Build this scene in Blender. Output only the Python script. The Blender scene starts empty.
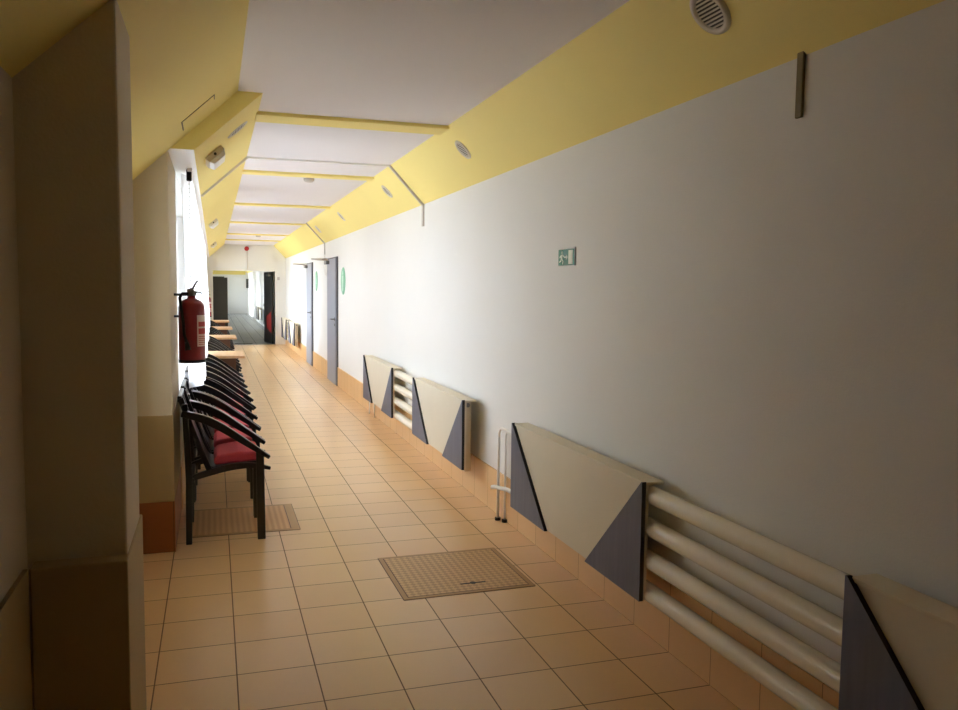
import bpy, bmesh, math, random
from mathutils import Vector, Matrix
random.seed(4)
sc = bpy.context.scene
COL = sc.collection
PI = math.pi

# ------------------------------------------------------------------ helpers
def link(o):
    COL.objects.link(o)
    return o

def obj(name, bm, mats, parent=None, smooth=False, bevel=0.0):
    """link a bmesh as ONE mesh object"""
    bmesh.ops.recalc_face_normals(bm, faces=bm.faces)
    me = bpy.data.meshes.new(name)
    bm.to_mesh(me); bm.free()
    if not isinstance(mats, (list, tuple)): mats = [mats]
    for m in mats: me.materials.append(m)
    if smooth:
        for p in me.polygons: p.use_smooth = True
    o = link(bpy.data.objects.new(name, me))
    if bevel:
        b = o.modifiers.new('edge', 'BEVEL'); b.width = bevel; b.segments = 2
        b.limit_method = 'ANGLE'; b.angle_limit = math.radians(40)
    if parent: o.parent = parent
    return o

def B(): return bmesh.new()

def box(bm, x0, x1, y0, y1, z0, z1, mi=0):
    v = [bm.verts.new((x, y, z)) for x in (x0, x1) for y in (y0, y1) for z in (z0, z1)]
    for f in ((0,1,3,2),(4,6,7,5),(0,4,5,1),(2,3,7,6),(0,2,6,4),(1,5,7,3)):
        bm.faces.new([v[i] for i in f]).material_index = mi
    return bm

def prism(bm, pts, axis, a, b, mi=0):
    """polygon pts (2D) extruded along axis from a to b. axis 'y': pts are (x,z); 'x': (y,z); 'z': (x,y)"""
    def mk(p, t):
        return {'y': (p[0], t, p[1]), 'x': (t, p[0], p[1]), 'z': (p[0], p[1], t)}[axis]
    v0 = [bm.verts.new(mk(p, a)) for p in pts]; v1 = [bm.verts.new(mk(p, b)) for p in pts]
    n = len(pts)
    fs = [bm.faces.new(v0), bm.faces.new(v1[::-1])]
    for i in range(n):
        fs.append(bm.faces.new((v0[i], v1[i], v1[(i+1) % n], v0[(i+1) % n])))
    for f in fs: f.material_index = mi
    return bm

def tube(bm, pts, r, n=12, caps=True):
    pts = [Vector(p) for p in pts]
    rs = r if isinstance(r, (list, tuple)) else [r]*len(pts)
    rings = []
    up = None
    for i, p in enumerate(pts):
        d = (pts[min(i+1, len(pts)-1)] - pts[max(i-1, 0)]).normalized()
        if up is None:
            up = Vector((0,0,1)) if abs(d.z) < .9 else Vector((1,0,0))
        a = d.cross(up).normalized(); up = a.cross(d).normalized()
        rings.append([bm.verts.new(p + (a*math.cos(2*PI*k/n) + up*math.sin(2*PI*k/n))*rs[i]) for k in range(n)])
    for q, w in zip(rings, rings[1:]):
        for k in range(n):
            f = bm.faces.new((q[k], q[(k+1) % n], w[(k+1) % n], w[k])); f.smooth = True
    if caps:
        bm.faces.new(rings[0][::-1]); bm.faces.new(rings[-1])
    return bm

def lathe(bm, prof, n=32, c=(0,0,0), axis='z', smooth=True, caps=True):
    rings = []
    for r, h in prof:
        ring = []
        for k in range(n):
            a = 2*PI*k/n
            p = (r*math.cos(a), r*math.sin(a), h)
            if axis == 'x': p = (p[2], p[0], p[1])
            if axis == 'y': p = (p[0], p[2], p[1])
            ring.append(bm.verts.new((p[0]+c[0], p[1]+c[1], p[2]+c[2])))
        rings.append(ring)
    for q, w in zip(rings, rings[1:]):
        for k in range(n):
            f = bm.faces.new((q[k], q[(k+1) % n], w[(k+1) % n], w[k])); f.smooth = smooth
    if caps and prof[0][0] > 1e-4: bm.faces.new(rings[0][::-1])
    if caps and prof[-1][0] > 1e-4: bm.faces.new(rings[-1])
    bmesh.ops.remove_doubles(bm, verts=bm.verts, dist=1e-6)
    return bm

def tag(o, label, cat, group=None):
    o['label'] = label; o['category'] = cat
    if group: o['group'] = group
    return o

def thing(name, label, cat, loc=(0,0,0), group=None):
    o = link(bpy.data.objects.new(name, None)); o.location = loc; o.empty_display_size = .1
    return tag(o, label, cat, group)

def struct(name, bm, m, parent=None, **k):
    o = obj(name, bm, m, parent, **k)
    if parent is None: o['kind'] = 'structure'
    return o

def dup(root, label, loc=None):
    c = root.copy(); COL.objects.link(c)
    if loc is not None: c.location = loc
    c['label'] = label
    for ch in list(root.children):
        d = ch.copy(); COL.objects.link(d); d.parent = c
        for g in list(ch.children):
            e = g.copy(); COL.objects.link(e); e.parent = d
    return c

# ------------------------------------------------------------------ materials
def s2l(c):
    return tuple(((x/255)/12.92 if x/255 <= .04045 else ((x/255+.055)/1.055)**2.4) for x in c) + (1,)

def mat(name, rgb, rough=.6, metal=0, spec=.4, var=.04, vscale=6, bump=0, bscale=80, coat=0):
    m = bpy.data.materials.new(name); m.use_nodes = True
    nt = m.node_tree; p = nt.nodes['Principled BSDF']
    c = s2l(rgb)
    p.inputs['Roughness'].default_value = rough; p.inputs['Metallic'].default_value = metal
    p.inputs['Specular IOR Level'].default_value = spec
    p.inputs['Coat Weight'].default_value = coat
    tc = nt.nodes.new('ShaderNodeTexCoord')
    nz = nt.nodes.new('ShaderNodeTexNoise'); nz.inputs['Scale'].default_value = vscale; nz.inputs['Detail'].default_value = 4
    nt.links.new(tc.outputs['Object'], nz.inputs['Vector'])
    mx = nt.nodes.new('ShaderNodeMix'); mx.data_type = 'RGBA'
    mx.inputs['A'].default_value = tuple(x*(1-var) for x in c[:3])+(1,)
    mx.inputs['B'].default_value = tuple(min(1, x*(1+var)) for x in c[:3])+(1,)
    nt.links.new(nz.outputs['Fac'], mx.inputs['Factor'])
    nt.links.new(mx.outputs['Result'], p.inputs['Base Color'])
    if bump:
        n2 = nt.nodes.new('ShaderNodeTexNoise'); n2.inputs['Scale'].default_value = bscale; n2.inputs['Detail'].default_value = 3
        nt.links.new(tc.outputs['Object'], n2.inputs['Vector'])
        bp = nt.nodes.new('ShaderNodeBump'); bp.inputs['Strength'].default_value = bump; bp.inputs['Distance'].default_value = .01
        nt.links.new(n2.outputs['Fac'], bp.inputs['Height']); nt.links.new(bp.outputs['Normal'], p.inputs['Normal'])
    return m

def tile_mat(name, c1, c2, grout, axes, off, size=.3, mortar=.003, rough=.3, spec=.4):
    """square tiles by brick texture; axes = which object coords make (u,v); off = grid offset"""
    m = bpy.data.materials.new(name); m.use_nodes = True
    nt = m.node_tree; p = nt.nodes['Principled BSDF']; L = nt.links.new
    tc = nt.nodes.new('ShaderNodeTexCoord')
    sp = nt.nodes.new('ShaderNodeSeparateXYZ'); L(tc.outputs['Object'], sp.inputs[0])
    cb = nt.nodes.new('ShaderNodeCombineXYZ')
    for k in (0, 1):
        ad = nt.nodes.new('ShaderNodeMath'); ad.operation = 'ADD'; ad.inputs[1].default_value = -off[k] + 30*size
        L(sp.outputs[axes[k]], ad.inputs[0]); L(ad.outputs[0], cb.inputs[k])
    br = nt.nodes.new('ShaderNodeTexBrick'); br.offset = 0; br.squash = 1
    br.inputs['Scale'].default_value = 1; br.inputs['Brick Width'].default_value = size; br.inputs['Row Height'].default_value = size
    br.inputs['Mortar Size'].default_value = mortar; br.inputs['Mortar Smooth'].default_value = .2; br.inputs['Bias'].default_value = 0
    br.inputs['Color1'].default_value = s2l(c1); br.inputs['Color2'].default_value = s2l(c2); br.inputs['Mortar'].default_value = s2l(grout)
    L(cb.outputs[0], br.inputs['Vector'])
    nz = nt.nodes.new('ShaderNodeTexNoise'); nz.inputs['Scale'].default_value = 7; nz.inputs['Detail'].default_value = 5
    L(tc.outputs['Object'], nz.inputs['Vector'])
    rp = nt.nodes.new('ShaderNodeMapRange'); rp.inputs['To Min'].default_value = .97; rp.inputs['To Max'].default_value = 1.02
    L(nz.outputs['Fac'], rp.inputs['Value'])
    mx = nt.nodes.new('ShaderNodeMix'); mx.data_type = 'RGBA'; mx.blend_type = 'MULTIPLY'; mx.inputs['Factor'].default_value = 1
    L(br.outputs['Color'], mx.inputs['A']); L(rp.outputs[0], mx.inputs['B']); L(mx.outputs['Result'], p.inputs['Base Color'])
    ra = nt.nodes.new('ShaderNodeMath'); ra.operation = 'MULTIPLY_ADD'; ra.inputs[1].default_value = .4; ra.inputs[2].default_value = rough+.03
    L(br.outputs['Fac'], ra.inputs[0]); L(ra.outputs[0], p.inputs['Roughness'])
    p.inputs['Specular IOR Level'].default_value = spec
    bp = nt.nodes.new('ShaderNodeBump'); bp.inputs['Strength'].default_value = .4; bp.inputs['Distance'].default_value = .003; bp.invert = True
    L(br.outputs['Fac'], bp.inputs['Height']); L(bp.outputs['Normal'], p.inputs['Normal'])
    return m

def wood_mat(name, a, b, axis_scale, rough=.45, spec=.4):
    m = mat(name, a, rough, 0, spec)
    nt = m.node_tree; p = nt.nodes['Principled BSDF']; L = nt.links.new
    tc = nt.nodes.new('ShaderNodeTexCoord'); mp = nt.nodes.new('ShaderNodeMapping'); mp.inputs['Scale'].default_value = axis_scale
    nz = nt.nodes.new('ShaderNodeTexNoise'); nz.inputs['Scale'].default_value = 1; nz.inputs['Detail'].default_value = 6
    L(tc.outputs['Object'], mp.inputs['Vector']); L(mp.outputs[0], nz.inputs['Vector'])
    cr = nt.nodes.new('ShaderNodeValToRGB'); cr.color_ramp.elements[0].position = .3; cr.color_ramp.elements[1].position = .7
    cr.color_ramp.elements[0].color = s2l(a); cr.color_ramp.elements[1].color = s2l(b)
    L(nz.outputs['Fac'], cr.inputs['Fac']); L(cr.outputs['Color'], p.inputs['Base Color'])
    return m

M = {}
M['wall'] = mat('white_plaster', (226, 225, 222), .75, spec=.25, var=.025, vscale=1.5, bump=.12, bscale=130)
M['cream'] = mat('cream_plaster', (214, 204, 184), .75, spec=.25, var=.03, vscale=2, bump=.12, bscale=130)
M['ceil'] = mat('ceiling_paint', (224, 220, 222), .8, spec=.2, var=.02, vscale=1.2, bump=.08, bscale=90)
M['yellow'] = mat('yellow_paint', (240, 222, 138), .65, spec=.3, var=.03, vscale=1.5, bump=.06, bscale=90)
M['floor'] = tile_mat('ochre_floor_tiles', (226, 188, 138), (221, 181, 131), (112, 80, 48), (0, 1), (-2.045, 3.515), mortar=.0028, rough=.26, spec=.5)
M['skirt'] = tile_mat('ochre_skirting_tiles', (222, 182, 130), (216, 175, 123), (158, 118, 76), (1, 2), (3.515, 0), mortar=.002, rough=.35)
M['skirt_shaded'] = tile_mat('shaded_orange_skirting_tiles', (150, 88, 46), (146, 84, 43), (96, 60, 34), (0, 2), (-2.345, 0), mortar=.002, rough=.35)  # pier skirting: the dim light there is put into a darker tile colour
M['grey_floor'] = tile_mat('grey_floor_tiles', (112, 116, 116), (96, 100, 100), (56, 58, 58), (0, 1), (-1.95, 22.2), mortar=.006, rough=.35)
M['clad'] = mat('olive_wall_board', (172, 152, 112), .6, var=.05, vscale=3)
M['beige'] = mat('beige_board', (216, 206, 184), .55, var=.03, vscale=4)
M['slate'] = wood_mat('blue_grey_board', (96, 97, 110), (106, 106, 119), (8, 40, 4), .5)
M['slate_edge'] = mat('black_board_edge', (22, 21, 24), .5)
M['tube'] = mat('cream_radiator_enamel', (232, 224, 204), .22, spec=.5, var=.03, vscale=30, bump=.03, bscale=300)
M['header'] = mat('worn_cream_enamel', (205, 192, 166), .45, var=.06, vscale=20)
M['white'] = mat('white_plastic', (232, 230, 226), .4, var=.02)
M['offwhite'] = mat('aged_white_plastic', (214, 206, 190), .45, var=.03)
M['vent_dark'] = mat('vent_shadow_grille', (62, 54, 46), .6)
M['conduit'] = mat('grey_conduit', (188, 181, 176), .5, var=.03)
M['conduit_dark'] = mat('olive_grey_conduit', (116, 104, 70), .5, var=.03)
M['black'] = mat('black_lacquer', (17, 16, 18), .32, spec=.5, var=.1, vscale=20, coat=.2)
M['black_matt'] = mat('black_rubber', (18, 17, 17), .6)
M['red_fab'] = mat('red_upholstery', (178, 64, 74), .85, spec=.2, var=.1, vscale=150, bump=.1, bscale=400)
M['beech'] = wood_mat('pale_beech_laminate', (226, 186, 142), (214, 172, 128), (30, 3, 3), .4)
M['brown'] = wood_mat('brown_table_apron', (96, 62, 40), (84, 52, 32), (30, 3, 3), .5)
M['metal'] = mat('grey_steel', (120, 118, 116), .35, metal=.9)
M['chrome'] = mat('chrome', (200, 198, 196), .2, metal=1)
M['ext_red'] = mat('extinguisher_red', (128, 15, 28), .35, spec=.5, var=.05, coat=.3)
M['label'] = mat('white_label_paper', (214, 190, 184), .6)
M['label_red'] = mat('label_red_print', (176, 60, 60), .6)
M['sign_green'] = mat('sign_green', (24, 104, 72), .5)
M['sign_white'] = mat('sign_white', (222, 226, 206), .5)
M['disc_green'] = mat('pale_green_disc', (128, 184, 148), .5)
M['disc_white'] = mat('pale_mint_print', (186, 220, 196), .5)
M['door_grey'] = mat('grey_door_paint', (150, 153, 165), .4, var=.03)
M['door_edge'] = mat('dark_grey_frame', (84, 82, 88), .5)
M['dark_door'] = mat('near_black_door', (36, 38, 38), .4)
M['charcoal'] = mat('charcoal_panel', (62, 62, 56), .6)
M['red_paint'] = mat('red_paint', (168, 50, 50), .5)
M['alarm_red'] = mat('alarm_red', (172, 36, 40), .4)
M['frame'] = mat('white_window_frame', (236, 236, 234), .35, var=.01)
M['ground'] = mat('pale_paving', (196, 192, 184), .9, var=.1, vscale=1)
M['plate_frame'] = mat('brass_edge_strip', (176, 136, 84), .4, metal=.3)

def diamond_mat():
    m = mat('ochre_chequer_plate', (186, 142, 86), .42)
    nt = m.node_tree; p = nt.nodes['Principled BSDF']; L = nt.links.new
    tc = nt.nodes.new('ShaderNodeTexCoord'); mp = nt.nodes.new('ShaderNodeMapping')
    mp.inputs['Rotation'].default_value = (0, 0, PI/4); mp.inputs['Scale'].default_value = (1, 1, .01); mp.inputs['Location'].default_value = (0, 0, .005)
    ck = nt.nodes.new('ShaderNodeTexChecker'); ck.inputs['Scale'].default_value = 42
    ck.inputs['Color1'].default_value = s2l((206, 166, 112)); ck.inputs['Color2'].default_value = s2l((176, 136, 86))
    L(tc.outputs['Object'], mp.inputs['Vector']); L(mp.outputs[0], ck.inputs['Vector'])
    L(ck.outputs['Color'], p.inputs['Base Color'])
    bp = nt.nodes.new('ShaderNodeBump'); bp.inputs['Strength'].default_value = .5; bp.inputs['Distance'].default_value = .003
    L(ck.outputs['Fac'], bp.inputs['Height']); L(bp.outputs['Normal'], p.inputs['Normal'])
    return m
M['plate'] = diamond_mat()

def stripe_mat():
    m = mat('ribbed_ochre_cover', (190, 140, 84), .5)
    nt = m.node_tree; p = nt.nodes['Principled BSDF']; L = nt.links.new
    tc = nt.nodes.new('ShaderNodeTexCoord')
    wv = nt.nodes.new('ShaderNodeTexWave'); wv.wave_type = 'BANDS'; wv.bands_direction = 'X'
    wv.inputs['Scale'].default_value = 9; wv.inputs['Distortion'].default_value = .6
    L(tc.outputs['Object'], wv.inputs['Vector'])
    cr = nt.nodes.new('ShaderNodeValToRGB'); cr.color_ramp.elements[0].color = s2l((196, 148, 98)); cr.color_ramp.elements[1].color = s2l((216, 172, 120))
    L(wv.outputs['Fac'], cr.inputs['Fac']); L(cr.outputs['Color'], p.inputs['Base Color'])
    return m
M['ribbed'] = stripe_mat()

def glass_mat():
    m = bpy.data.materials.new('window_glass'); m.use_nodes = True; nt = m.node_tree; nt.nodes.clear(); L = nt.links.new
    o = nt.nodes.new('ShaderNodeOutputMaterial'); mx = nt.nodes.new('ShaderNodeMixShader')
    t = nt.nodes.new('ShaderNodeBsdfTransparent'); t.inputs[0].default_value = (.93, .96, .96, 1)
    g = nt.nodes.new('ShaderNodeBsdfGlossy'); g.inputs['Roughness'].default_value = .02
    fr = nt.nodes.new('ShaderNodeFresnel'); fr.inputs['IOR'].default_value = 1.25
    L(fr.outputs[0], mx.inputs[0]); L(t.outputs[0], mx.inputs[1]); L(g.outputs[0], mx.inputs[2]); L(mx.outputs[0], o.inputs[0])
    return m
M['glass'] = glass_mat()

def sheer_mat():
    m = bpy.data.materials.new('sheer_white_voile'); m.use_nodes = True; nt = m.node_tree; nt.nodes.clear(); L = nt.links.new
    o = nt.nodes.new('ShaderNodeOutputMaterial')
    t = nt.nodes.new('ShaderNodeBsdfTransparent')
    tl = nt.nodes.new('ShaderNodeBsdfTranslucent'); tl.inputs[0].default_value = (.92, .93, .97, 1)
    d = nt.nodes.new('ShaderNodeBsdfDiffuse'); d.inputs[0].default_value = (.86, .87, .92, 1)
    a = nt.nodes.new('ShaderNodeMixShader'); a.inputs[0].default_value = .58
    b = nt.nodes.new('ShaderNodeMixShader'); b.inputs[0].default_value = .42
    tc = nt.nodes.new('ShaderNodeTexCoord'); wv = nt.nodes.new('ShaderNodeTexWave'); wv.bands_direction = 'Y'
    wv.inputs['Scale'].default_value = 5; wv.inputs['Distortion'].default_value = 1
    mr = nt.nodes.new('ShaderNodeMapRange'); mr.inputs['To Min'].default_value = .09; mr.inputs['To Max'].default_value = .16
    L(tc.outputs['Object'], wv.inputs['Vector']); L(wv.outputs['Fac'], mr.inputs['Value']); L(mr.outputs[0], b.inputs[0])
    L(d.outputs[0], a.inputs[1]); L(tl.outputs[0], a.inputs[2])
    L(a.outputs[0], b.inputs[1]); L(t.outputs[0], b.inputs[2]); L(b.outputs[0], o.inputs[0])
    return m
M['sheer'] = sheer_mat()
def blind_mat():  # translucent cloth for the added window, spreads its light
    m = bpy.data.materials.new('added_window_blind_cloth'); m.use_nodes = True; nt = m.node_tree; nt.nodes.clear(); L = nt.links.new
    o = nt.nodes.new('ShaderNodeOutputMaterial'); a = nt.nodes.new('ShaderNodeMixShader'); a.inputs[0].default_value = .85
    t = nt.nodes.new('ShaderNodeBsdfTranslucent'); t.inputs[0].default_value = (.94, .92, .88, 1)
    d = nt.nodes.new('ShaderNodeBsdfDiffuse'); d.inputs[0].default_value = (.85, .84, .8, 1)
    L(d.outputs[0], a.inputs[1]); L(t.outputs[0], a.inputs[2]); L(a.outputs[0], o.inputs[0])
    return m
M['blind'] = blind_mat()

# ------------------------------------------------------------------ dimensions
YB, YE, YF = -9.0, 22.2, 48.0        # behind camera, end wall, far end
ZW, ZC = 2.271, 2.602                # wall top, ceiling
XR, XL, XLN = -.308, -1.534, -1.669  # ceiling edges
STEP = 4.87
WX = -2.043                           # window wall face

# ------------------------------------------------------------------ shell
bm = B(); box(bm, -2.7, .2, YB, YE, -.15, 0); struct('floor', bm, M['floor'])
bm = B(); box(bm, -2.7, .2, YE, YF+.2, -.15, 0); struct('floor_far', bm, M['grey_floor'])
bm = B(); box(bm, -60, -2.7, -30, 90, -.5, -.3); struct('ground', bm, M['ground'])
bm = B(); box(bm, 0, .25, YB, YF, 0, 2.9); struct('wall_right', bm, M['wall'])
bm = B(); box(bm, -.012, 0, YB, 12.62, 0, .292); box(bm, -.012, 0, 13.66, 15.93, 0, .292); box(bm, -.012, 0, 16.9, YE, 0, .292)
struct('baseboard_right', bm, M['skirt'])
bm = B(); box(bm, XLN-.05, XR, YB, STEP, ZC, ZC+.2); box(bm, XL-.05, XR, STEP, YF, ZC, ZC+.2); struct('ceiling', bm, M['ceil'])
bm = B(); prism(bm, [(0, ZW), (XR, ZC), (XR, ZC+.2), (.1, ZC+.2), (.1, ZW)], 'y', YB, YF); struct('ceiling_right', bm, M['yellow'])
bm = B(); prism(bm, [(XL, ZC), (-1.905, 2.264), (-2.45, 2.264), (-2.45, ZC+.2), (XL, ZC+.2)], 'y', STEP, YF); struct('ceiling_left', bm, M['yellow'])
bm = B(); box(bm, -2.25, -1.907, STEP+.002, YE, 2.2615, 2.264); struct('ceiling_left_soffit', bm, M['frame'])
bm = B(); prism(bm, [(XLN, ZC), (-2.30, 2.008), (-2.7, 2.008), (-2.7, ZC+.2), (XLN, ZC+.2)], 'y', YB, STEP-.001); struct('ceiling_left_near', bm, M['yellow'])
# near left wall, pillars
NW = (3.74, 4.56, .85, 2.02)          # small unseen window added behind the pillar to light the wall opposite
bm = B(); box(bm, -2.68, -2.285, YB, NW[0], 0, 2.1); box(bm, -2.68, -2.285, NW[1], STEP, 0, 2.1)
box(bm, -2.68, -2.285, NW[0], NW[1], 0, NW[2]); box(bm, -2.68, -2.285, NW[0], NW[1], NW[3], 2.1); struct('wall_left_near', bm, M['cream'])
bm = B()
for b in ((NW[0], NW[0]+.05, NW[2], NW[3]), (NW[1]-.05, NW[1], NW[2], NW[3]), (NW[0]+.05, NW[1]-.05, NW[2], NW[2]+.05), (NW[0]+.05, NW[1]-.05, NW[3]-.05, NW[3])):
    box(bm, -2.64, -2.59, *b)
nw = struct('window_9', bm, M['frame'])
bm = B(); box(bm, -2.62, -2.614, NW[0]+.05, NW[1]-.05, NW[2]+.05, NW[3]-.05); obj('window_pane', bm, M['glass'], nw)
bm = B(); box(bm, -2.57, -2.567, NW[0]+.005, NW[1]-.005, NW[2]+.005, NW[3]-.005); obj('window_blind', bm, M['blind'], nw)  # added blind, diffuses daylight from the unseen window
bm = B(); box(bm, -2.284, -2.272, YB, 2.29, 0, .784); struct('baseboard_left_near', bm, M['clad'])
bm = B(); box(bm, -2.4, -2.043, 2.35, 2.73, 0, 2.33); struct('wall_left_pillar', bm, M['cream'], bevel=.006)
bm = B()
prism(bm, [(-2.27, 2.29), (-2.037, 2.29), (-2.037, 2.76), (-2.27, 2.76)], 'z', 0, .784)
struct('wall_left_pillar_cladding', bm, M['clad'], bevel=.004)
bm = B(); box(bm, -2.4, WX, STEP, 5.80, 0, 2.262); struct('wall_left_pier', bm, M['cream'], bevel=.006)
bm = B(); box(bm, -2.4, WX+.004, STEP-.006, 5.78, .292, .784); struct('wall_left_pier_panel', bm, M['clad'])
bm = B(); box(bm, -2.4, WX+.006, STEP-.008, 5.78, 0, .292); struct('baseboard_left_pier', bm, M['skirt_shaded'])
bm = B(); box(bm, -2.7, .2, YB-.15, YB, 0, 2.9); struct('wall_back', bm, M['cream'])

# window wall
WIN = [(5.82, 9.3), (10.1, 12.9), (13.7, 16.2), (16.9, 19.2), (19.9, 21.9)]
WINF = [(31.0, 33.2), (36.0, 38.5), (41.5, 47.0)]
SILL, HEAD = .72, 2.24
bm = B()
y = 5.80
for a, b in WIN + WINF:
    if a > y: box(bm, -2.25, WX, y, a, 0, 2.27)
    box(bm, -2.25, WX, a, b, 0, SILL); box(bm, -2.25, WX, a, b, HEAD, 2.27)
    y = b
box(bm, -2.25, WX, y, YF, 0, 2.27)
struct('wall_left', bm, M['wall'])
bm = B(); box(bm, WX, WX+.012, 5.80, YE, 0, .292); struct('baseboard_left', bm, M['skirt'])
for i, (a, b) in enumerate(WIN + WINF):
    bm = B()
    t = .055; x0, x1 = -2.22, -2.17
    box(bm, x0, x1, a, b, SILL, SILL+t); box(bm, x0, x1, a, b, HEAD-t, HEAD)
    n = max(2, round((b-a)/1.05))
    for k in range(n+1):
        c = a + (b-a)*k/n; c = min(max(c, a+t/2), b-t/2)
        box(bm, x0, x1, c-t/2, c+t/2, SILL+t, HEAD-t)
    w = struct('window_%d' % (i+1), bm, M['frame'])
    bm = B()
    for k in range(n):
        box(bm, -2.2, -2.194, a+(b-a)*k/n+t/2, a+(b-a)*(k+1)/n-t/2, SILL+t, HEAD-t)
    obj('window_pane', bm, M['glass'], w)
    bm = B(); box(bm, -2.17, WX+.03, a, b, SILL-.001, SILL+.025); obj('window_sill', bm, M['frame'], w)

# end wall with wide opening
OX0, OX1, OZ = -1.83, -.275, 1.925
bm = B()
box(bm, -2.4, OX0, YE, YE+.14, 0, 2.8); box(bm, OX1, .1, YE, YE+.14, 0, 2.8); box(bm, OX0, OX1, YE, YE+.14, OZ, 2.8)
struct('wall_end', bm, M['wall'])
bm = B()
box(bm, OX0-.03, OX0, YE-.02, YE+.16, 0, OZ+.03); box(bm, OX1, OX1+.03, YE-.02, YE+.16, 0, OZ+.03); box(bm, OX0, OX1, YE-.02, YE+.16, OZ, OZ+.03)
struct('trim_8', bm, M['white'])
bm = B(); box(bm, -2.4, .2, YF, YF+.2, 0, 2.8); struct('wall_far', bm, M['frame'])
bm = B(); box(bm, -1.95, -.1, YF-.05, YF, 2.19, 2.6); struct('trim_9', bm, M['yellow'])
bm = B(); box(bm, -1.3, -.85, YE+.3, YE+.36, 0, .012); struct('trim_10', bm, M['black_matt'])

# ceiling battens
for i, (y0, y1) in enumerate([(5.37, 5.605), (8.06, 8.22), (11.2, 11.36), (14.4, 14.56), (17.6, 17.76), (19.8, 19.96)]):
    bm = B(); box(bm, XL-.01, XR+.01, y0, y1, ZC-.022, ZC+.002); struct('trim_%d' % (i+1), bm, M['yellow'])

# ------------------------------------------------------------------ doors on the right wall (closed)
def door(name, y0, y1, ztop):
    bm = B()   # frame: jambs and head
    box(bm, -.022, 0, y0, y0+.07, 0, ztop); box(bm, -.022, 0, y1-.03, y1, 0, ztop); box(bm, -.022, 0, y0+.07, y1-.03, ztop-.02, ztop)
    f = struct(name, bm, M['door_edge'])
    bm = B(); box(bm, -.034, -.004, y0+.07, y1-.03, .008, ztop-.02); obj('door_leaf', bm, M['door_grey'], f, bevel=.003)
    bm = B(); lathe(bm, [(.026, -.044), (.026, -.034)], 20, (0, y0+.14, 1.03), 'x'); tube(bm, [(-.034, y0+.14, 1.03), (-.085, y0+.14, 1.03), (-.09, y0+.16, 1.03), (-.09, y0+.26, 1.03)], .009, 10)
    lathe(bm, [(.02, -.042), (.02, -.034)], 20, (0, y0+.14, .94), 'x')
    obj('door_handle', bm, M['metal'], f)
    bm = B(); box(bm, -.09, -.034, y1-.32, y1-.06, ztop-.10, ztop-.04)
    c = obj('door_closer', bm, M['metal'], f, bevel=.008)
    bm = B(); tube(bm, [(-.062, y1-.2, ztop-.035), (-.30, y1-.12, ztop-.02)], .010, 8); tube(bm, [(-.30, y1-.12, ztop-.015), (-.02, y1-.02, ztop-.006)], .008, 8)
    obj('closer_arm', bm, M['conduit'], c)
    return f
door('door_1', 12.60, 13.66, 1.99)
door('door_2', 15.90, 16.88, 1.995)

# ------------------------------------------------------------------ far corridor things
t = thing('open_door_leaf', 'near-black door leaf standing open at the far doorway beside the white jamb', 'door', (OX1-.03, YE+.17, 0)); t.rotation_euler.z = .16
bm = B(); box(bm, -.05, -.005, 0, .92, .01, 1.915); obj('panel', bm, M['dark_door'], t, bevel=.004)
bm = B(); tube(bm, [(-.05, .84, 1.02), (-.10, .84, 1.02), (-.10, .70, 1.02)], .010, 10); obj('handle', bm, M['chrome'], t)
bm = B(); box(bm, -.13, -.05, .1, .35, 1.80, 1.87); obj('door_closer', bm, M['metal'], t)
bm = B(); prism(bm, [(.06, .30), (.56, .42), (.56, .72), (.06, .86)], 'x', -.062, -.05); obj('kick_plate', bm, M['red_paint'], t)['label'] = 'red lower plate'
t = thing('tall_cabinet', 'tall charcoal cabinet standing just beyond the far doorway at its window side', 'cabinet', (-1.665, YE+.62, 0))
bm = B(); box(bm, -.2, .2, -.25, .25, .05, 1.75); obj('body', bm, M['charcoal'], t, bevel=.006)
bm = B(); box(bm, -.195, .195, -.262, -.25, .08, 1.73); obj('door', bm, M['charcoal'], t)
bm = B(); box(bm, -.17, .12, -.2, .2, 1.75, 1.775); obj('top_board', bm, M['charcoal'], t)
bm = B(); box(bm, -.19, .19, -.23, .23, 0, .05); obj('plinth', bm, M['black_matt'], t)

# ------------------------------------------------------------------ radiator covers and pipe radiators
PF, PBK, PZ0, PZ1 = -.15, -.05, .236, .73
TUBE_Z = (.67, .532, .394, .256)
def cover(y0, y1, label, tri=.52):
    """panel between y0 (near) and y1 (far), hung in front of the pipes"""
    L = y1-y0
    t = thing('radiator_cover', label, 'radiator cover', (0, y0, 0), 'hung radiator covers along the white wall')
    bm = B(); box(bm, PF+.012, PF+.028, 0, L, PZ0, PZ1-.014); obj('front_board', bm, M['beige'], t)
    bm = B(); box(bm, PF+.008, PBK, 0, L, PZ1-.014, PZ1)
    obj('top_shelf', bm, M['beige'], t, bevel=.003)
    def tripanel(pts):
        bm = B(); prism(bm, pts, 'x', PF-.006, PF+.013)
        for f in bm.faces:
            n = f.normal; f.normal_update(); f.material_index = 0 if abs(f.normal.x) > .9 else 1
        o = obj('corner_panel', bm, [M['slate'], M['slate_edge']], t); o['label'] = 'blue-grey triangular corner panel'
    tripanel([(-.004, PZ0-.004), (tri, PZ0-.004), (.004, PZ1+.002), (-.004, PZ1+.002)])
    tripanel([(L+.004, PZ0-.004), (L+.004, PZ1+.002), (L-.004, PZ1+.002), (L-tri, PZ0-.004)])
    for yy in (.10, L-.12):
        bm = B(); box(bm, PF+.028, PF+.05, yy, yy+.02, PZ0+.01, PZ1-.014); obj('batten', bm, M['beige'], t)
    for yy in (.35, L-.37):
        bm = B(); box(bm, PBK-.002, -.001, yy, yy+.03, PZ1-.10, PZ1-.06); obj('wall_bracket', bm, M['header'], t)
    return t
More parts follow.
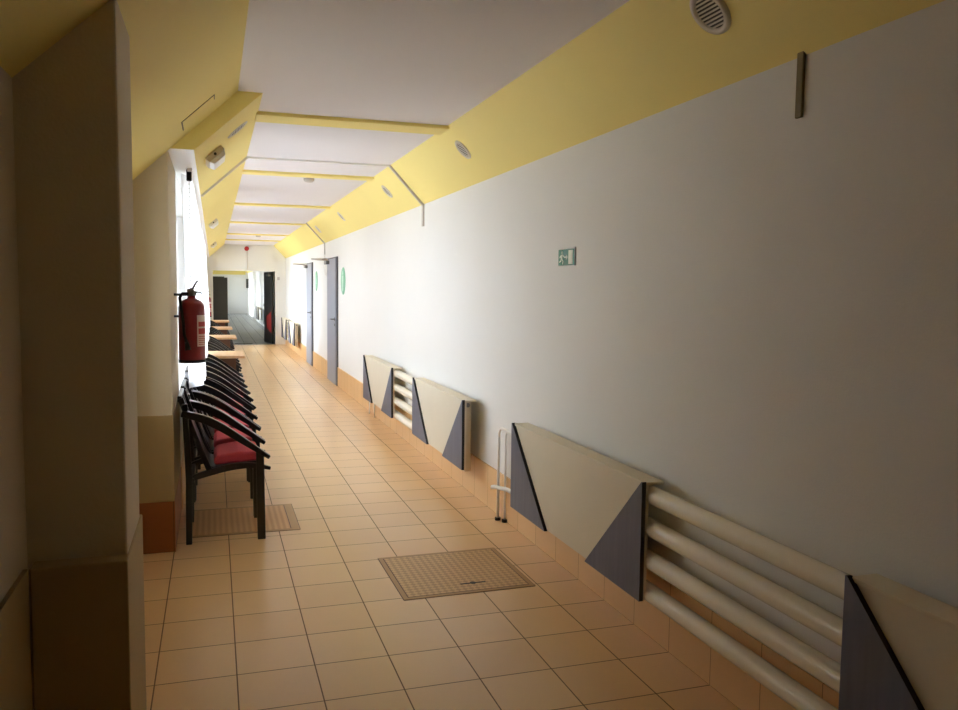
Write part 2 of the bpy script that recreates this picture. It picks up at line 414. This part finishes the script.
cover(2.925, 4.462, 'beige radiator cover between the thin white riser pipes and the open run of four pipes')
cover(.245, 1.785, 'dim beige radiator cover cut by the picture edge past the open pipes')
cover(5.475, 6.995, 'beige radiator cover with its open end facing the white riser pipes')
cover(7.90, 9.50, 'beige radiator cover with two thin pipes under its far end')
cover(18.20, 19.62, 'far radiator cover next to the second grey door')
cover(20.35, 21.75, 'radiator cover closest to the end wall with the red alarm')
def pipe_radiator(y0, y1, label):
    L = y1-y0; xc = -.092
    t = thing('pipe_radiator', label, 'radiator', (xc, y0, 0), 'four-pipe radiators under the covers')
    for z in TUBE_Z:
        bm = B(); tube(bm, [(0, .03, z), (0, L-.03, z)], .037, 24, caps=False); obj('pipe', bm, M['tube'], t, smooth=True)
    for yy in (0, L-.05):
        bm = B(); box(bm, -.020, .030, yy, yy+.05, .20, .712); obj('header', bm, M['header'], t, bevel=.006)
    for k in range(3):
        yy = L*(.2+.3*k); bm = B(); box(bm, .034, .086, yy, yy+.03, .64, .66); obj('wall_bracket', bm, M['header'], t)
    bm = B(); tube(bm, [(.0, -.012, .685), (.0, .0, .685)], .016, 12); obj('bleed_valve', bm, M['metal'], t)
    return t
pipe_radiator(.35, 4.36, 'cream four-pipe radiator with bare pipes crossing the dim lower corner')
pipe_radiator(5.55, 9.40, 'cream four-pipe radiator with bare pipes in the narrow gap before the doors')
pipe_radiator(18.28, 21.65, 'far four-pipe radiator near the end wall')

# riser pipes
t = thing('riser_pipes', 'pair of thin white riser pipes with a valve beside the cover and open pipes', 'pipes', (-.04, 4.98, 0))
def arc_pts(c, r, a0, a1, ax, n=8):
    out = []
    for k in range(n+1):
        a = a0+(a1-a0)*k/n
        out.append((c[0], c[1]+ax*r*math.cos(a), c[2]+r*math.sin(a)))
    return out
def dn(p, y): return (p[0], p[1], p[2])
bm = B(); tube(bm, [(-.012, 0, 0), (-.012, 0, .50)] + arc_pts((-.012, -.07, .55), .07, 0, PI/2, 1) + [(-.012, -.30, .62), (-.03, -.62, .62)], .009, 10); obj('pipe', bm, M['white'], t)
bm = B(); tube(bm, [(.014, -.06, 0), (.014, -.06, .52)] + arc_pts((.014, -.10, .56), .04, 0, PI/2, 1) + [(.0, -.62, .60)], .007, 10); obj('pipe', bm, M['white'], t)
bm = B(); tube(bm, [(-.045, .03, .215), (-.03, .0, .222), (-.012, -.04, .222), (.0, -.14, .235), (.0, -.60, .25)], .014, 12); obj('valve', bm, M['white'], t)
for c in ((-.012, 0, 0), (.014, -.06, 0)):
    bm = B(); lathe(bm, [(.019, 0), (.019, .018)], 16, c); obj('floor_collar', bm, M['black_matt'], t)
t = thing('drop_pipes', 'two short thin pipes dropping to the tiles beneath the cover before the doors', 'pipes', (-.04, 9.40, 0))
for yy in (0, .32):
    bm = B(); tube(bm, [(0, yy, 0), (0, yy, .24), (-.03, yy*.2-.02, .28)], .008, 10); obj('pipe', bm, M['white'], t)

# ------------------------------------------------------------------ cable trunking
def trunking(y, label, left=True):
    t = thing('cable_trunking', label, 'cable trunking', (0, y, 0), 'grey cable trunking crossing the corridor')
    w = .014
    bm = B(); box(bm, -.014, 0, -.024, .024, 2.075, ZW+.004); obj('wall_run', bm, M['conduit'], t)
    bm = B(); prism(bm, [(0, ZW), (XR, ZC), (XR-.012, ZC-.014), (-.014, ZW-.014)], 'y', -w, w); obj('slope_run', bm, M['conduit'], t)
    if left:
        bm = B(); box(bm, XL, XR, -w, w, ZC-.016, ZC); obj('ceiling_run', bm, M['white'], t)
        bm = B(); prism(bm, [(XL, ZC), (-1.905, 2.262), (-1.893, 2.250), (XL+.012, ZC-.014)], 'y', -w, w); obj('slope_run', bm, M['offwhite'], t)
    return t
trunking(7.25, 'thin grey trunking crossing ceiling and both yellow slopes past the first beams')
t2 = trunking(14.15, 'grey trunking running down the yellow slope above the first grey door', False)
bm = B(); tube(bm, [(-.008, 0, 2.08), (-.008, .0, 1.85), (-.008, -.05, 1.74), (-.008, -.16, 1.72), (-.008, -.25, 1.80)], .006, 8); obj('loose_cable', bm, M['white'], t2)
bm = B(); box(bm, -.012, 0, 2.232, 2.262, 2.075, ZW+.012); tag(obj('conduit_stub', bm, M['conduit_dark'], bevel=.003), 'short dark conduit stub on the dim white wall below the yellow slope', 'conduit')

# ------------------------------------------------------------------ vents, lamps, detectors
def frame_matrix(e1, ey, n, loc):
    e1, ey, n = Vector(e1).normalized(), Vector(ey).normalized(), Vector(n).normalized()
    m = Matrix((e1, ey, n)).transposed().to_4x4(); m.translation = loc
    return m
def slope_r(y, s):    # s metres along right slope from wall edge
    e = Vector((XR, 0, ZC-ZW)).normalized()
    return frame_matrix(e, (0, 1, 0), (-(ZC-ZW), 0, XR), Vector((0, y, ZW)) + e*s)
def slope_l(y, s):    # from lower edge up
    e = Vector((XL+1.905, 0, ZC-2.262)).normalized()
    return frame_matrix(e, (0, -1, 0), (ZC-2.262, 0, -(XL+1.905)), Vector((-1.905, y, 2.262)) + e*s)
def make_vent(label, mtx):
    t = thing('round_vent', label, 'air vent', (0, 0, 0), 'round vents on the yellow slopes'); t.matrix_world = mtx
    bm = B(); lathe(bm, [(.068, .004), (.070, .014), (.082, .018), (.093, .012), (.096, 0)], 36, caps=False); obj('rim', bm, M['offwhite'], t)
    bm = B(); lathe(bm, [(.0, .0035), (.069, .0035)], 36); obj('backing', bm, M['vent_dark'], t)
    bm = B()
    for k in range(9):
        yy = -.058+.0145*k; h = math.sqrt(max(0, .069**2-yy*yy))
        prism(bm, [(yy-.0032, .004), (yy+.0032, .004), (yy+.0032, .009), (yy-.0032, .009)], 'y', -h, h)
    obj('louvre_grille', bm, M['offwhite'], t)
    return t
v = make_vent('large round louvred vent on the dim yellow slope near the conduit stub', slope_r(2.50, .268) @ Matrix.Diagonal((.9, .9, .8, 1)))
for y, l in ((5.44, 'round white vent beside the end of the first yellow beam'), (8.02, 'round white vent just past the trunking bend on the yellow slope'),
             (11.05, 'small round vent on the yellow slope before the grey doors'), (13.6, 'tiny round vent on the yellow slope just before the trunking over the first door')):
    c = dup(v, l); c.matrix_world = slope_r(y, .262) @ Matrix.Diagonal((.8, .8, .6, 1))
c = dup(v, 'round vent seen edge-on on the slope above the windows, by the lamp'); c.matrix_world = slope_l(5.42, .335) @ Matrix.Diagonal((.85, .85, .3, 1))
def make_lamp(label, mtx):
    t = thing('emergency_lamp', label, 'lamp', (0, 0, 0), 'box lamps above the windows'); t.matrix_world = mtx
    bm = B(); box(bm, -.065, .065, -.15, .15, 0, .035); obj('housing', bm, M['offwhite'], t, bevel=.005)
    bm = B(); prism(bm, [(-.06, .035), (.06, .035), (.045, .062), (-.045, .062)], 'y', -.145, .145); obj('diffuser', bm, M['white'], t, bevel=.004)
    bm = B(); tube(bm, [(.0, .15, .02), (.0, .158, .02)], .009, 10); obj('test_button', bm, M['black_matt'], t)
    return t
lm = make_lamp('cream box lamp on the yellow slope close to the ceiling step', slope_l(5.62, .135))
c = dup(lm, 'small box lamp farther along the slope above the windows'); c.matrix_world = slope_l(11.3, .12)
c = dup(lm, 'tiny box lamp on the slope above the windows, near the end wall'); c.matrix_world = slope_l(17.0, .12)
# access hatch on the near slope
e = Vector((XLN+2.30, 0, ZC-2.008)).normalized(); n = Vector((e.z, 0, -e.x))
t = thing('access_hatch', 'thin outlined hatch in the yellow slope before the ceiling step', 'hatch', (0, 0, 0))
t.matrix_world = frame_matrix(e, (0, -1, 0), n, Vector((-1.955, 4.66, 2.333)))
bm = B(); box(bm, .0, .215, -.14, .20, -.004, .001); obj('cover', bm, M['yellow'], t)
bm = B(); box(bm, -.003, .218, .20, .206, -.004, .003); box(bm, -.003, .003, -.02, .20, -.004, .003); box(bm, .214, .218, .1, .20, -.004, .003); obj('edge', bm, M['conduit_dark'], t)
def make_detector(label, loc):
    t = thing('smoke_detector', label, 'smoke detector', loc, 'smoke detectors under the ceiling')
    bm = B(); lathe(bm, [(.062, 0), (.062, -.014)], 28); obj('base', bm, M['white'], t)
    bm = B(); lathe(bm, [(.054, -.014), (.052, -.035), (.036, -.050), (0, -.052)], 28); obj('sensor', bm, M['conduit'], t)
    return t
d = make_detector('white dome smoke detector hanging below the second ceiling beam', (-.90, 8.34, ZC))
dup(d, 'small smoke detector under the far ceiling close to the end wall', (-.91, 17.85, ZC))

# ------------------------------------------------------------------ exit sign
t = thing('exit_sign', 'green and white escape sign with running figure on the white wall', 'sign', (0, 3.957, 1.646))
SW, SH = .209, .086     # along -y (reading direction is decreasing y): u = SW - y
bm = B(); box(bm, -.008, 0, 0, SW, 0, SH); obj('plate', bm, M['sign_green'], t)
def flat(bm, pts, x0=-.0095, x1=-.008):   # pts in (u, z), u left to right as read from the corridor
    prism(bm, [(SW-u, z) for u, z in pts], 'x', x0, x1)
bm = B(); flat(bm, [(.135, .006), (.188, .006), (.188, .08), (.135, .08)]); obj('door_symbol', bm, M['sign_white'], t)
bm = B()
cx, cz = .05, .069
flat(bm, [(cx+.008*math.cos(a*PI/6), cz+.008*math.sin(a*PI/6)) for a in range(12)])
flat(bm, [(.034, .058), (.056, .060), (.054, .034), (.036, .032)])
flat(bm, [(.05, .056), (.074, .044), (.078, .05), (.056, .062)]); flat(bm, [(.038, .058), (.018, .046), (.02, .040), (.04, .050)])
flat(bm, [(.044, .036), (.054, .036), (.070, .024), (.062, .006), (.055, .008), (.060, .022)])
flat(bm, [(.036, .034), (.046, .034), (.036, .020), (.014, .016), (.013, .022), (.031, .026)])
obj('running_figure', bm, M['sign_white'], t)
bm = B(); flat(bm, [(.078, .040), (.104, .040), (.104, .030), (.124, .044), (.104, .058), (.104, .048), (.078, .048)]); obj('arrow', bm, M['sign_white'], t)
bm = B(); box(bm, -.0085, 0, -.003, 0, -.002, SH+.008); obj('edge_strip', bm, M['conduit'], t)

# ------------------------------------------------------------------ restroom discs
def disc(y, z, r, label, woman):
    t = thing('round_sign', label, 'sign', (0, y, z), 'round green door signs')
    bm = B(); lathe(bm, [(0, -.010), (r-.006, -.010), (r, -.006), (r, 0)], 40, axis='x'); obj('disc', bm, M['disc_green'], t)
    bm = B(); k = r/.2
    prism(bm, [(k*.028*math.cos(a*PI/6), k*(.115+.028*math.sin(a*PI/6))) for a in range(12)], 'x', -.0125, -.010)
    if woman: prism(bm, [(-.035*k, .078*k), (.035*k, .078*k), (.075*k, -.06*k), (-.075*k, -.06*k)], 'x', -.0125, -.010)
    else: prism(bm, [(-.05*k, .078*k), (.05*k, .078*k), (.05*k, -.03*k), (-.05*k, -.03*k)], 'x', -.0125, -.010)
    for s in (-1, 1):
        prism(bm, [(s*.008*k, -.03*k), (s*.036*k, -.03*k), (s*.032*k, -.145*k), (s*.010*k, -.145*k)], 'x', -.0128, -.010)
    obj('figure', bm, M['disc_white'], t)
disc(12.07, 1.614, .2, 'round pale green sign beside the first grey door', False)
disc(15.38, 1.63, .185, 'round pale green sign beside the second grey door', True)

# ------------------------------------------------------------------ red alarm on end wall
t = thing('fire_alarm', 'small round red alarm high on the end wall', 'alarm', (-.985, YE, 2.50))
bm = B(); lathe(bm, [(0, -.05), (.05, -.045), (.058, -.03), (.058, 0)], 28, axis='y'); obj('bell', bm, M['alarm_red'], t)
bm = B(); tube(bm, [(.012, -.008, -.05), (.012, -.008, -.545)], .006, 8); obj('cable', bm, M['offwhite'], t)
bm = B(); box(bm, -.215, -.155, YE-.02, YE, 1.70, 1.78); tag(obj('wall_switch', bm, M['conduit'], bevel=.004), 'small grey switch box on the end wall beside the doorway', 'switch')
bm = B(); box(bm, -.12, 0, 46.4, 47.0, 1.45, 1.95); tag(obj('wall_box', bm, M['charcoal'], bevel=.01), 'small dark box on the wall at the end of the far corridor', 'box')

# ------------------------------------------------------------------ floor plates
t = thing('manhole_cover', 'ochre chequer-plate floor cover with a slotted handle in the corridor middle', 'manhole cover', (-.61, 4.108, 0))
t.rotation_euler.z = math.radians(.4)
bm = B(); hx, hy = .342, .322
for a in ((-hx, hx, -hy, -hy+.022), (-hx, hx, hy-.022, hy), (-hx, -hx+.022, -hy+.022, hy-.022), (hx-.022, hx, -hy+.022, hy-.022)):
    box(bm, a[0], a[1], a[2], a[3], -.01, .0032)
obj('rim', bm, M['plate_frame'], t)
bm = B()
for s in (-1, 1): box(bm, s*(hx-.0245)-.0025, s*(hx-.0245)+.0025, -hy+.022, hy-.022, -.01, .0035); box(bm, -hx+.022, hx-.022, s*(hy-.0245)-.0025, s*(hy-.0245)+.0025, -.01, .0035)
for s in (-1, 1): box(bm, s*(hx+.002)-.002, s*(hx+.002)+.002, -hy, hy, -.01, .0015); box(bm, -hx, hx, s*(hy+.002)-.002, s*(hy+.002)+.002, -.01, .0015)
obj('gap', bm, M['brown'], t)
bm = B(); box(bm, -hx+.027, hx-.027, -hy+.027, hy-.027, -.01, .004); obj('plate', bm, M['plate'], t)
bm = B(); box(bm, -.02, .115, -.205, -.193, .003, .0052); lathe(bm, [(.016, .003), (.016, .0055)], 18, (.048, -.199, 0)); obj('lift_slot', bm, M['black_matt'], t)
t = thing('floor_hatch', 'ribbed ochre floor cover beneath the first black chairs', 'floor hatch', (-1.65, 5.425, 0))
bm = B(); hx, hy = .333, .315
for a in ((-hx, hx, -hy, -hy+.03), (-hx, hx, hy-.03, hy), (-hx, -hx+.03, -hy+.03, hy-.03), (hx-.05, hx, -hy+.03, hy-.03)):
    box(bm, a[0], a[1], a[2], a[3], -.01, .003)
obj('rim', bm, M['plate_frame'], t)
bm = B(); box(bm, -hx+.03, hx-.055, -hy+.03, hy-.03, -.01, .004); obj('plate', bm, M['ribbed'], t)
bm = B()
box(bm, hx-.055, hx-.05, -hy+.03, hy-.03, -.01, .0045); box(bm, hx, hx+.004, -hy, hy, -.01, .002); box(bm, -hx, hx, -hy-.004, -hy, -.01, .002); box(bm, -hx, hx, hy, hy+.004, -.01, .002)
obj('gap', bm, M['brown'], t)

# ------------------------------------------------------------------ fire extinguisher
t = thing('fire_extinguisher', 'red fire extinguisher hung on the side of the cream pier', 'fire extinguisher', (-1.942, 5.3, 1.05))
bm = B(); lathe(bm, [(.066, 0), (.074, .006), (.077, .02), (.077, .33), (.072, .352), (.055, .372), (.030, .383), (.024, .386), (.024, .40), (0, .40)], 36); obj('cylinder', bm, M['ext_red'], t)
bm = B(); lathe(bm, [(.074, -.006), (.079, -.006), (.079, .012), (.074, .012)], 36); obj('base_ring', bm, M['black_matt'], t)
bm = B(); lathe(bm, [(.022, .398), (.026, .402), (.026, .425), (.016, .44), (.0, .44)], 20); box(bm, -.03, .03, -.012, .012, .408, .424); obj('valve', bm, M['metal'], t)
bm = B(); prism(bm, [(-.025, .428), (.012, .436), (.028, .47), (.044, .494), (.034, .497), (.016, .474), (.004, .449), (-.025, .443)], 'y', -.012, .012); h = obj('lever', bm, M['metal'], t, bevel=.002)
bm = B(); prism(bm, [(-.01, .422), (.052, .418), (.064, .410), (.066, .418), (.054, .428), (-.01, .433)], 'y', -.011, .011); obj('carry_handle', bm, M['metal'], t, bevel=.002)
bm = B(); tube(bm, [(-.02, -.01, .415), (-.05, -.03, .415), (-.066, -.05, .39), (-.058, -.072, .33), (-.047, -.085, .25), (-.042, -.086, .17), (-.03, -.088, .12)], .009, 10); ho = obj('hose', bm, M['black_matt'], t)
bm = B(); tube(bm, [(-.03, -.088, .125), (-.026, -.088, .10), (-.022, -.089, .075)], [.010, .014, .018], 12); obj('nozzle', bm, M['black_matt'], ho)
def cyl_patch(bm, a0, a1, z0, z1, r):
    N = 8; pr = None
    for k in range(N+1):
        a = a0+(a1-a0)*k/N
        q = [bm.verts.new((r*math.cos(a), r*math.sin(a), z)) for z in (z0, z1)]
        if pr: bm.faces.new((pr[0], q[0], q[1], pr[1]))
        pr = q
bm = B(); cyl_patch(bm, math.radians(-66), math.radians(8), .095, .285, .0776); lb = obj('label', bm, M['label'], t)
bm = B()
for z0, z1 in ((.215, .245), (.17, .205)): cyl_patch(bm, math.radians(-60), math.radians(-5), z0, z1, .0779)
for k in range(5): cyl_patch(bm, math.radians(-60), math.radians(-8), .105+.012*k, .109+.012*k, .0779)
obj('label_print', bm, M['label_red'], lb)
bm = B(); box(bm, -.108, -.07, -.03, .03, .27, .283); box(bm, -.108, -.02, -.012, .012, .40, .415); box(bm, -.1085, -.104, -.035, .035, .2, .44); obj('wall_bracket', bm, M['black_matt'], t)
dup(t, 'far fire extinguisher on the window wall, almost hidden by the white curtain', (-1.935, 16.55, .93))

# ------------------------------------------------------------------ curtains
def curtain(y0, y1, label, amp=.022, xo=-1.95, seed=0, ret_x=.0):
    bm = B(); rnd = random.Random(seed); ph = rnd.random()*6
    N = int((y1-y0)*40); Z = [2.245, 2.1, 1.9, 1.7, 1.5, 1.3, 1.1, .95, .82]
    rows = []
    for z in Z:
        s = (2.245-z)/1.4
        row = []
        for k in range(N+1):
            y = y0+(y1-y0)*k/N; ret = max(0, 1-(y-y0)/.16)*ret_x
            x = xo + amp*(.45+.8*s)*math.sin(y*19+ph+.7*math.sin(y*5)) + .012*s*math.sin(y*3+ph) + .035*s - ret
            row.append(bm.verts.new((x, y, z)))
        rows.append(row)
    for a, b in zip(rows, rows[1:]):
        for k in range(N): bm.faces.new((a[k], a[k+1], b[k+1], b[k]))
    o = obj('curtain', bm, M['sheer'], smooth=True)
    tag(o, label, 'curtain', 'sheer curtains along the windows')
    return o
curtain(5.76, 9.32, 'sheer white curtain glowing behind the red fire extinguisher', seed=1, ret_x=.055)
curtain(10.0, 13.0, 'sheer white curtain farther along the windows, behind the first pale table', seed=2)
curtain(13.65, 16.2, 'sheer white curtain between the second and third pale tables', seed=3)
bm = B(); box(bm, -1.965, -1.935, 5.62, 21.9, 2.246, 2.262); tag(obj('curtain_rail', bm, M['white']), 'white curtain rail under the edge of the yellow slope', 'curtain rail')
t = thing('blind_chain', 'fine beaded cord hanging beside the sheer curtain above the extinguisher', 'cord', (-1.955, 5.70, 0))
bm = B()
for k in range(26):
    lathe(bm, [(0, -.006), (.006, 0), (0, .006)], 6, (0, 0, 2.17-.027*k))
tube(bm, [(0, 0, 2.19), (0, 0, 1.48)], .0018, 5)
obj('beads', bm, M['conduit'], t)
bm = B(); box(bm, -.016, .016, -.02, .02, 2.19, 2.262); obj('bracket', bm, M['black_matt'], t, bevel=.005)

# ------------------------------------------------------------------ chairs
def bez(pts, n=14):
    """Catmull-Rom through pts (2D)"""
    P = [pts[0]] + list(pts) + [pts[-1]]; out = []
    for i in range(1, len(P)-2):
        for k in range(n):
            u = k/n; p0, p1, p2, p3 = P[i-1], P[i], P[i+1], P[i+2]
            out.append(tuple(.5*((2*p1[j])+(-p0[j]+p2[j])*u+(2*p0[j]-5*p1[j]+4*p2[j]-p3[j])*u*u+(-p0[j]+3*p1[j]-3*p2[j]+p3[j])*u**3) for j in (0, 1)))
    out.append(pts[-1]); return out
def blade(bm, center, thick, y0, y1):
    """2D curved bar in xz with varying thickness, extruded in y"""
    n = len(center); top, bot = [], []
    for i, p in enumerate(center):
        a, b = center[max(0, i-1)], center[min(n-1, i+1)]
        d = Vector((b[0]-a[0], b[1]-a[1])).normalized(); nn = Vector((-d.y, d.x)); h = thick(i/(n-1))/2
        top.append((p[0]+nn.x*h, p[1]+nn.y*h)); bot.append((p[0]-nn.x*h, p[1]-nn.y*h))
    for i in range(n-1):
        prism(bm, [top[i], top[i+1], bot[i+1], bot[i]], 'y', y0, y1)
    bmesh.ops.remove_doubles(bm, verts=bm.verts, dist=1e-5)
    seen = {}
    for f in list(bm.faces):   # drop the inner walls shared by neighbouring segments
        key = tuple(sorted(v.index for v in f.verts))
    bm.verts.index_update()
    for f in list(bm.faces):
        seen.setdefault(tuple(sorted(v.index for v in f.verts)), []).append(f)
    for fs in seen.values():
        if len(fs) > 1: bmesh.ops.delete(bm, geom=fs, context='FACES_ONLY')
    return bm
def make_chair(label):
    t = thing('armchair', label, 'chair', (0, 0, 0), 'black armchairs with red seats along the windows')
    W = .235
    for s in (-1, 1):
        bm = B(); prism(bm, [(0, 0), (.034, 0), (.040, .40), (.020, .83), (-.012, .83), (.004, .40)], 'y', s*W-.014, s*W+.014); obj('leg', bm, M['black'], t, bevel=.004)
        bm = B(); prism(bm, [(.405, 0), (.452, 0), (.446, .52), (.400, .555)], 'y', s*W-.014, s*W+.014); obj('leg', bm, M['black'], t, bevel=.004)
        arm = bez([(-.015, .775), (.09, .745), (.20, .690), (.33, .600), (.478, .495)])
        bm = B(); blade(bm, arm, lambda u: .022+.026*math.sin(PI*min(1, .15+u*.85)), s*(W+.001)-.019, s*(W+.001)+.019); obj('armrest', bm, M['black'], t, bevel=.004)
        rail = bez([(.01, .375), (.10, .405), (.25, .440), (.38, .445), (.485, .422)])
        bm = B(); blade(bm, rail, lambda u: .018+.020*math.sin(PI*min(1, .15+u*.85)), s*(W-.03)-.014, s*(W-.03)+.014); obj('side_rail', bm, M['black'], t, bevel=.003)
        bk = bez([(.135, .43), (.085, .56), (.035, .70), (-.02, .86)])
        bm = B(); blade(bm, bk, lambda u: .032, s*(W-.03)-.012, s*(W-.03)+.012); obj('back_post', bm, M['black'], t, bevel=.003)
    for b in ((.385, .41, -W+.03, W-.03, .40, .44), (.03, .05, -W, W, .35, .39)):
        bm = B(); box(bm, *b); obj('cross_rail', bm, M['black'], t, bevel=.003)
    sh = bez([(.02, .72), (.065, .60), (.105, .49), (.15, .44), (.26, .452), (.42, .462)])
    bm = B(); blade(bm, sh, lambda u: .012, -W+.045, W-.045); obj('seat_shell', bm, M['black'], t)
    for k in range(4):
        yy = -.132+.088*k
        bm = B(); blade(bm, bez([(.03, .69), (.008, .75), (-.022, .855)]), lambda u: .012, yy-.020, yy+.020); obj('back_slat', bm, M['black'], t)
    bm = B(); box(bm, -.036, -.012, -W+.03, W-.03, .835, .872); obj('top_rail', bm, M['black'], t, bevel=.005)
    bm = B(); prism(bm, [(.165, .452), (.415, .468), (.425, .492), (.412, .520), (.30, .526), (.18, .508), (.158, .478)], 'y', -W+.05, W-.05); obj('cushion', bm, M['red_fab'], t, bevel=.012)
    return t
ORD = ['first', 'second', 'third', 'fourth', 'fifth', 'sixth', 'seventh', 'eighth', 'ninth']
CX = -1.985
base = make_chair('black armchair with red seat standing free at the open end, beside the cream pier')
base.location = (CX, 5.215, 0)
for k in range(1, 9):
    dup(base, '%s black armchair from the cream pier in the long row of red seats' % ORD[k], (CX+random.uniform(-.008, .02), 5.215+.517*k+random.uniform(-.002, .002), 0))
TN = ['first', 'second', 'third']
for r, (y0, cnt) in enumerate([(10.77, 5), (14.24, 4), (17.22, 4)]):
    for k in range(cnt):
        lab = '%s black armchair behind the %s pale table from the extinguisher' % (ORD[k], TN[r])
        dup(base, lab, (CX+random.uniform(-.01, .02), y0+.517*k, 0))

# ------------------------------------------------------------------ tables
def make_table(label):
    t = thing('table', label, 'table', (0, 0, 0), 'pale-topped tables between the chairs')
    bm = B(); box(bm, 0, .545, 0, .80, .70, .728); obj('tabletop', bm, M['beech'], t, bevel=.004)
    bm = B(); box(bm, .03, .45, .03, .05, .58, .70); box(bm, .03, .45, .75, .77, .58, .70); box(bm, .43, .45, .05, .75, .58, .70); obj('apron', bm, M['brown'], t)
    for x in (.03, .41):
        for y in (.03, .73):
            bm = B(); box(bm, x, x+.04, y, y+.04, 0, .58); obj('leg', bm, M['brown'], t, bevel=.003)
    return t
tb = make_table('pale wooden table closest to the fire extinguisher, at the end of the long chair row'); tb.location = (-2.03, 9.63, 0)
for y, l in ((13.13, 'second pale wooden table from the fire extinguisher'), (16.1, 'third pale wooden table from the fire extinguisher'),
             (19.35, 'pale wooden table in front of the dark cabinet, last of the four tables')):
    dup(tb, l, (-2.03, y, 0))

# far corridor: covers on its wall and a chair at its end
far = [o for o in COL.objects if o.name.startswith('radiator_cover')][0]
for y, l in ((24.6, 'dark slatted radiator cover just past the open black door'), (28.0, 'radiator cover midway along the far grey-floored corridor'), (33.0, 'radiator cover deep in the far corridor')):
    dup(far, l, (-.02, y, 0))

# ------------------------------------------------------------------ light: bright overcast sky through the windows
w = bpy.data.worlds.new('sky'); sc.world = w; w.use_nodes = True
nt = w.node_tree; bg = nt.nodes['Background']; bg.inputs[0].default_value = (.90, .935, 1.03, 1)
SKY_BASE, SKY_LOBE, SKY_POW = 3.0, 14.5, 5.0          # hazy sky, brighter towards the veiled sun
tc = nt.nodes.new('ShaderNodeTexCoord'); dt = nt.nodes.new('ShaderNodeVectorMath'); dt.operation = 'DOT_PRODUCT'
dt.inputs[1].default_value = Vector((-.46, .87, .20)).normalized()
nt.links.new(tc.outputs['Generated'], dt.inputs[0])
m0 = nt.nodes.new('ShaderNodeMath'); m0.operation = 'MAXIMUM'; m0.inputs[1].default_value = 0; nt.links.new(dt.outputs['Value'], m0.inputs[0])
m1 = nt.nodes.new('ShaderNodeMath'); m1.operation = 'POWER'; m1.inputs[1].default_value = SKY_POW; nt.links.new(m0.outputs[0], m1.inputs[0])
m2 = nt.nodes.new('ShaderNodeMath'); m2.operation = 'MULTIPLY_ADD'; m2.inputs[1].default_value = SKY_LOBE; m2.inputs[2].default_value = SKY_BASE
nt.links.new(m1.outputs[0], m2.inputs[0]); nt.links.new(m2.outputs[0], bg.inputs[1])
for i, (a, b, z0, z1, xx) in enumerate([(a, b, SILL, HEAD, -2.26) for a, b in WIN + WINF] + [NW + (-2.69,)]):
    l = bpy.data.lights.new('daylight_portal', 'AREA'); l.shape = 'RECTANGLE'; l.size = b-a; l.size_y = z1-z0
    l.cycles.is_portal = True
    o = link(bpy.data.objects.new('daylight_portal', l))
    o.matrix_world = frame_matrix((0, 1, 0), (0, 0, -1), (-1, 0, 0), Vector((xx, (a+b)/2, (z0+z1)/2)))

# ------------------------------------------------------------------ camera
f, yaw, pitch, roll = 817.418, math.radians(17.981), math.radians(4.558), math.radians(.71)
F = Vector((math.sin(yaw)*math.cos(pitch), math.cos(yaw)*math.cos(pitch), -math.sin(pitch)))
R = Vector((math.cos(yaw), -math.sin(yaw), 0)); U = R.cross(F)
R2 = R*math.cos(roll)+U*math.sin(roll); U2 = -R*math.sin(roll)+U*math.cos(roll)
cam = bpy.data.cameras.new('camera'); co = link(bpy.data.objects.new('camera', cam))
mm = Matrix((R2, U2, -F)).transposed().to_4x4(); mm.translation = Vector((-1.812, 0, 1.509)); co.matrix_world = mm
cam.sensor_fit = 'HORIZONTAL'; cam.sensor_width = 36; cam.lens = f/958*36; cam.clip_start = .02; cam.clip_end = 300
sc.camera = co

# ------------------------------------------------------------------ view
sc.view_settings.view_transform = 'Standard'; sc.view_settings.look = 'None'; sc.view_settings.gamma = 1
sc.view_settings.use_curve_mapping = False; sc.view_settings.exposure = 1.68
cy = sc.cycles
cy.use_denoising = True; cy.max_bounces = 14; cy.diffuse_bounces = 9; cy.glossy_bounces = 5; cy.transparent_max_bounces = 16; cy.transmission_bounces = 8
cy.sample_clamp_indirect = 4; cy.blur_glossy = 1.0; cy.caustics_reflective = False; cy.caustics_refractive = False
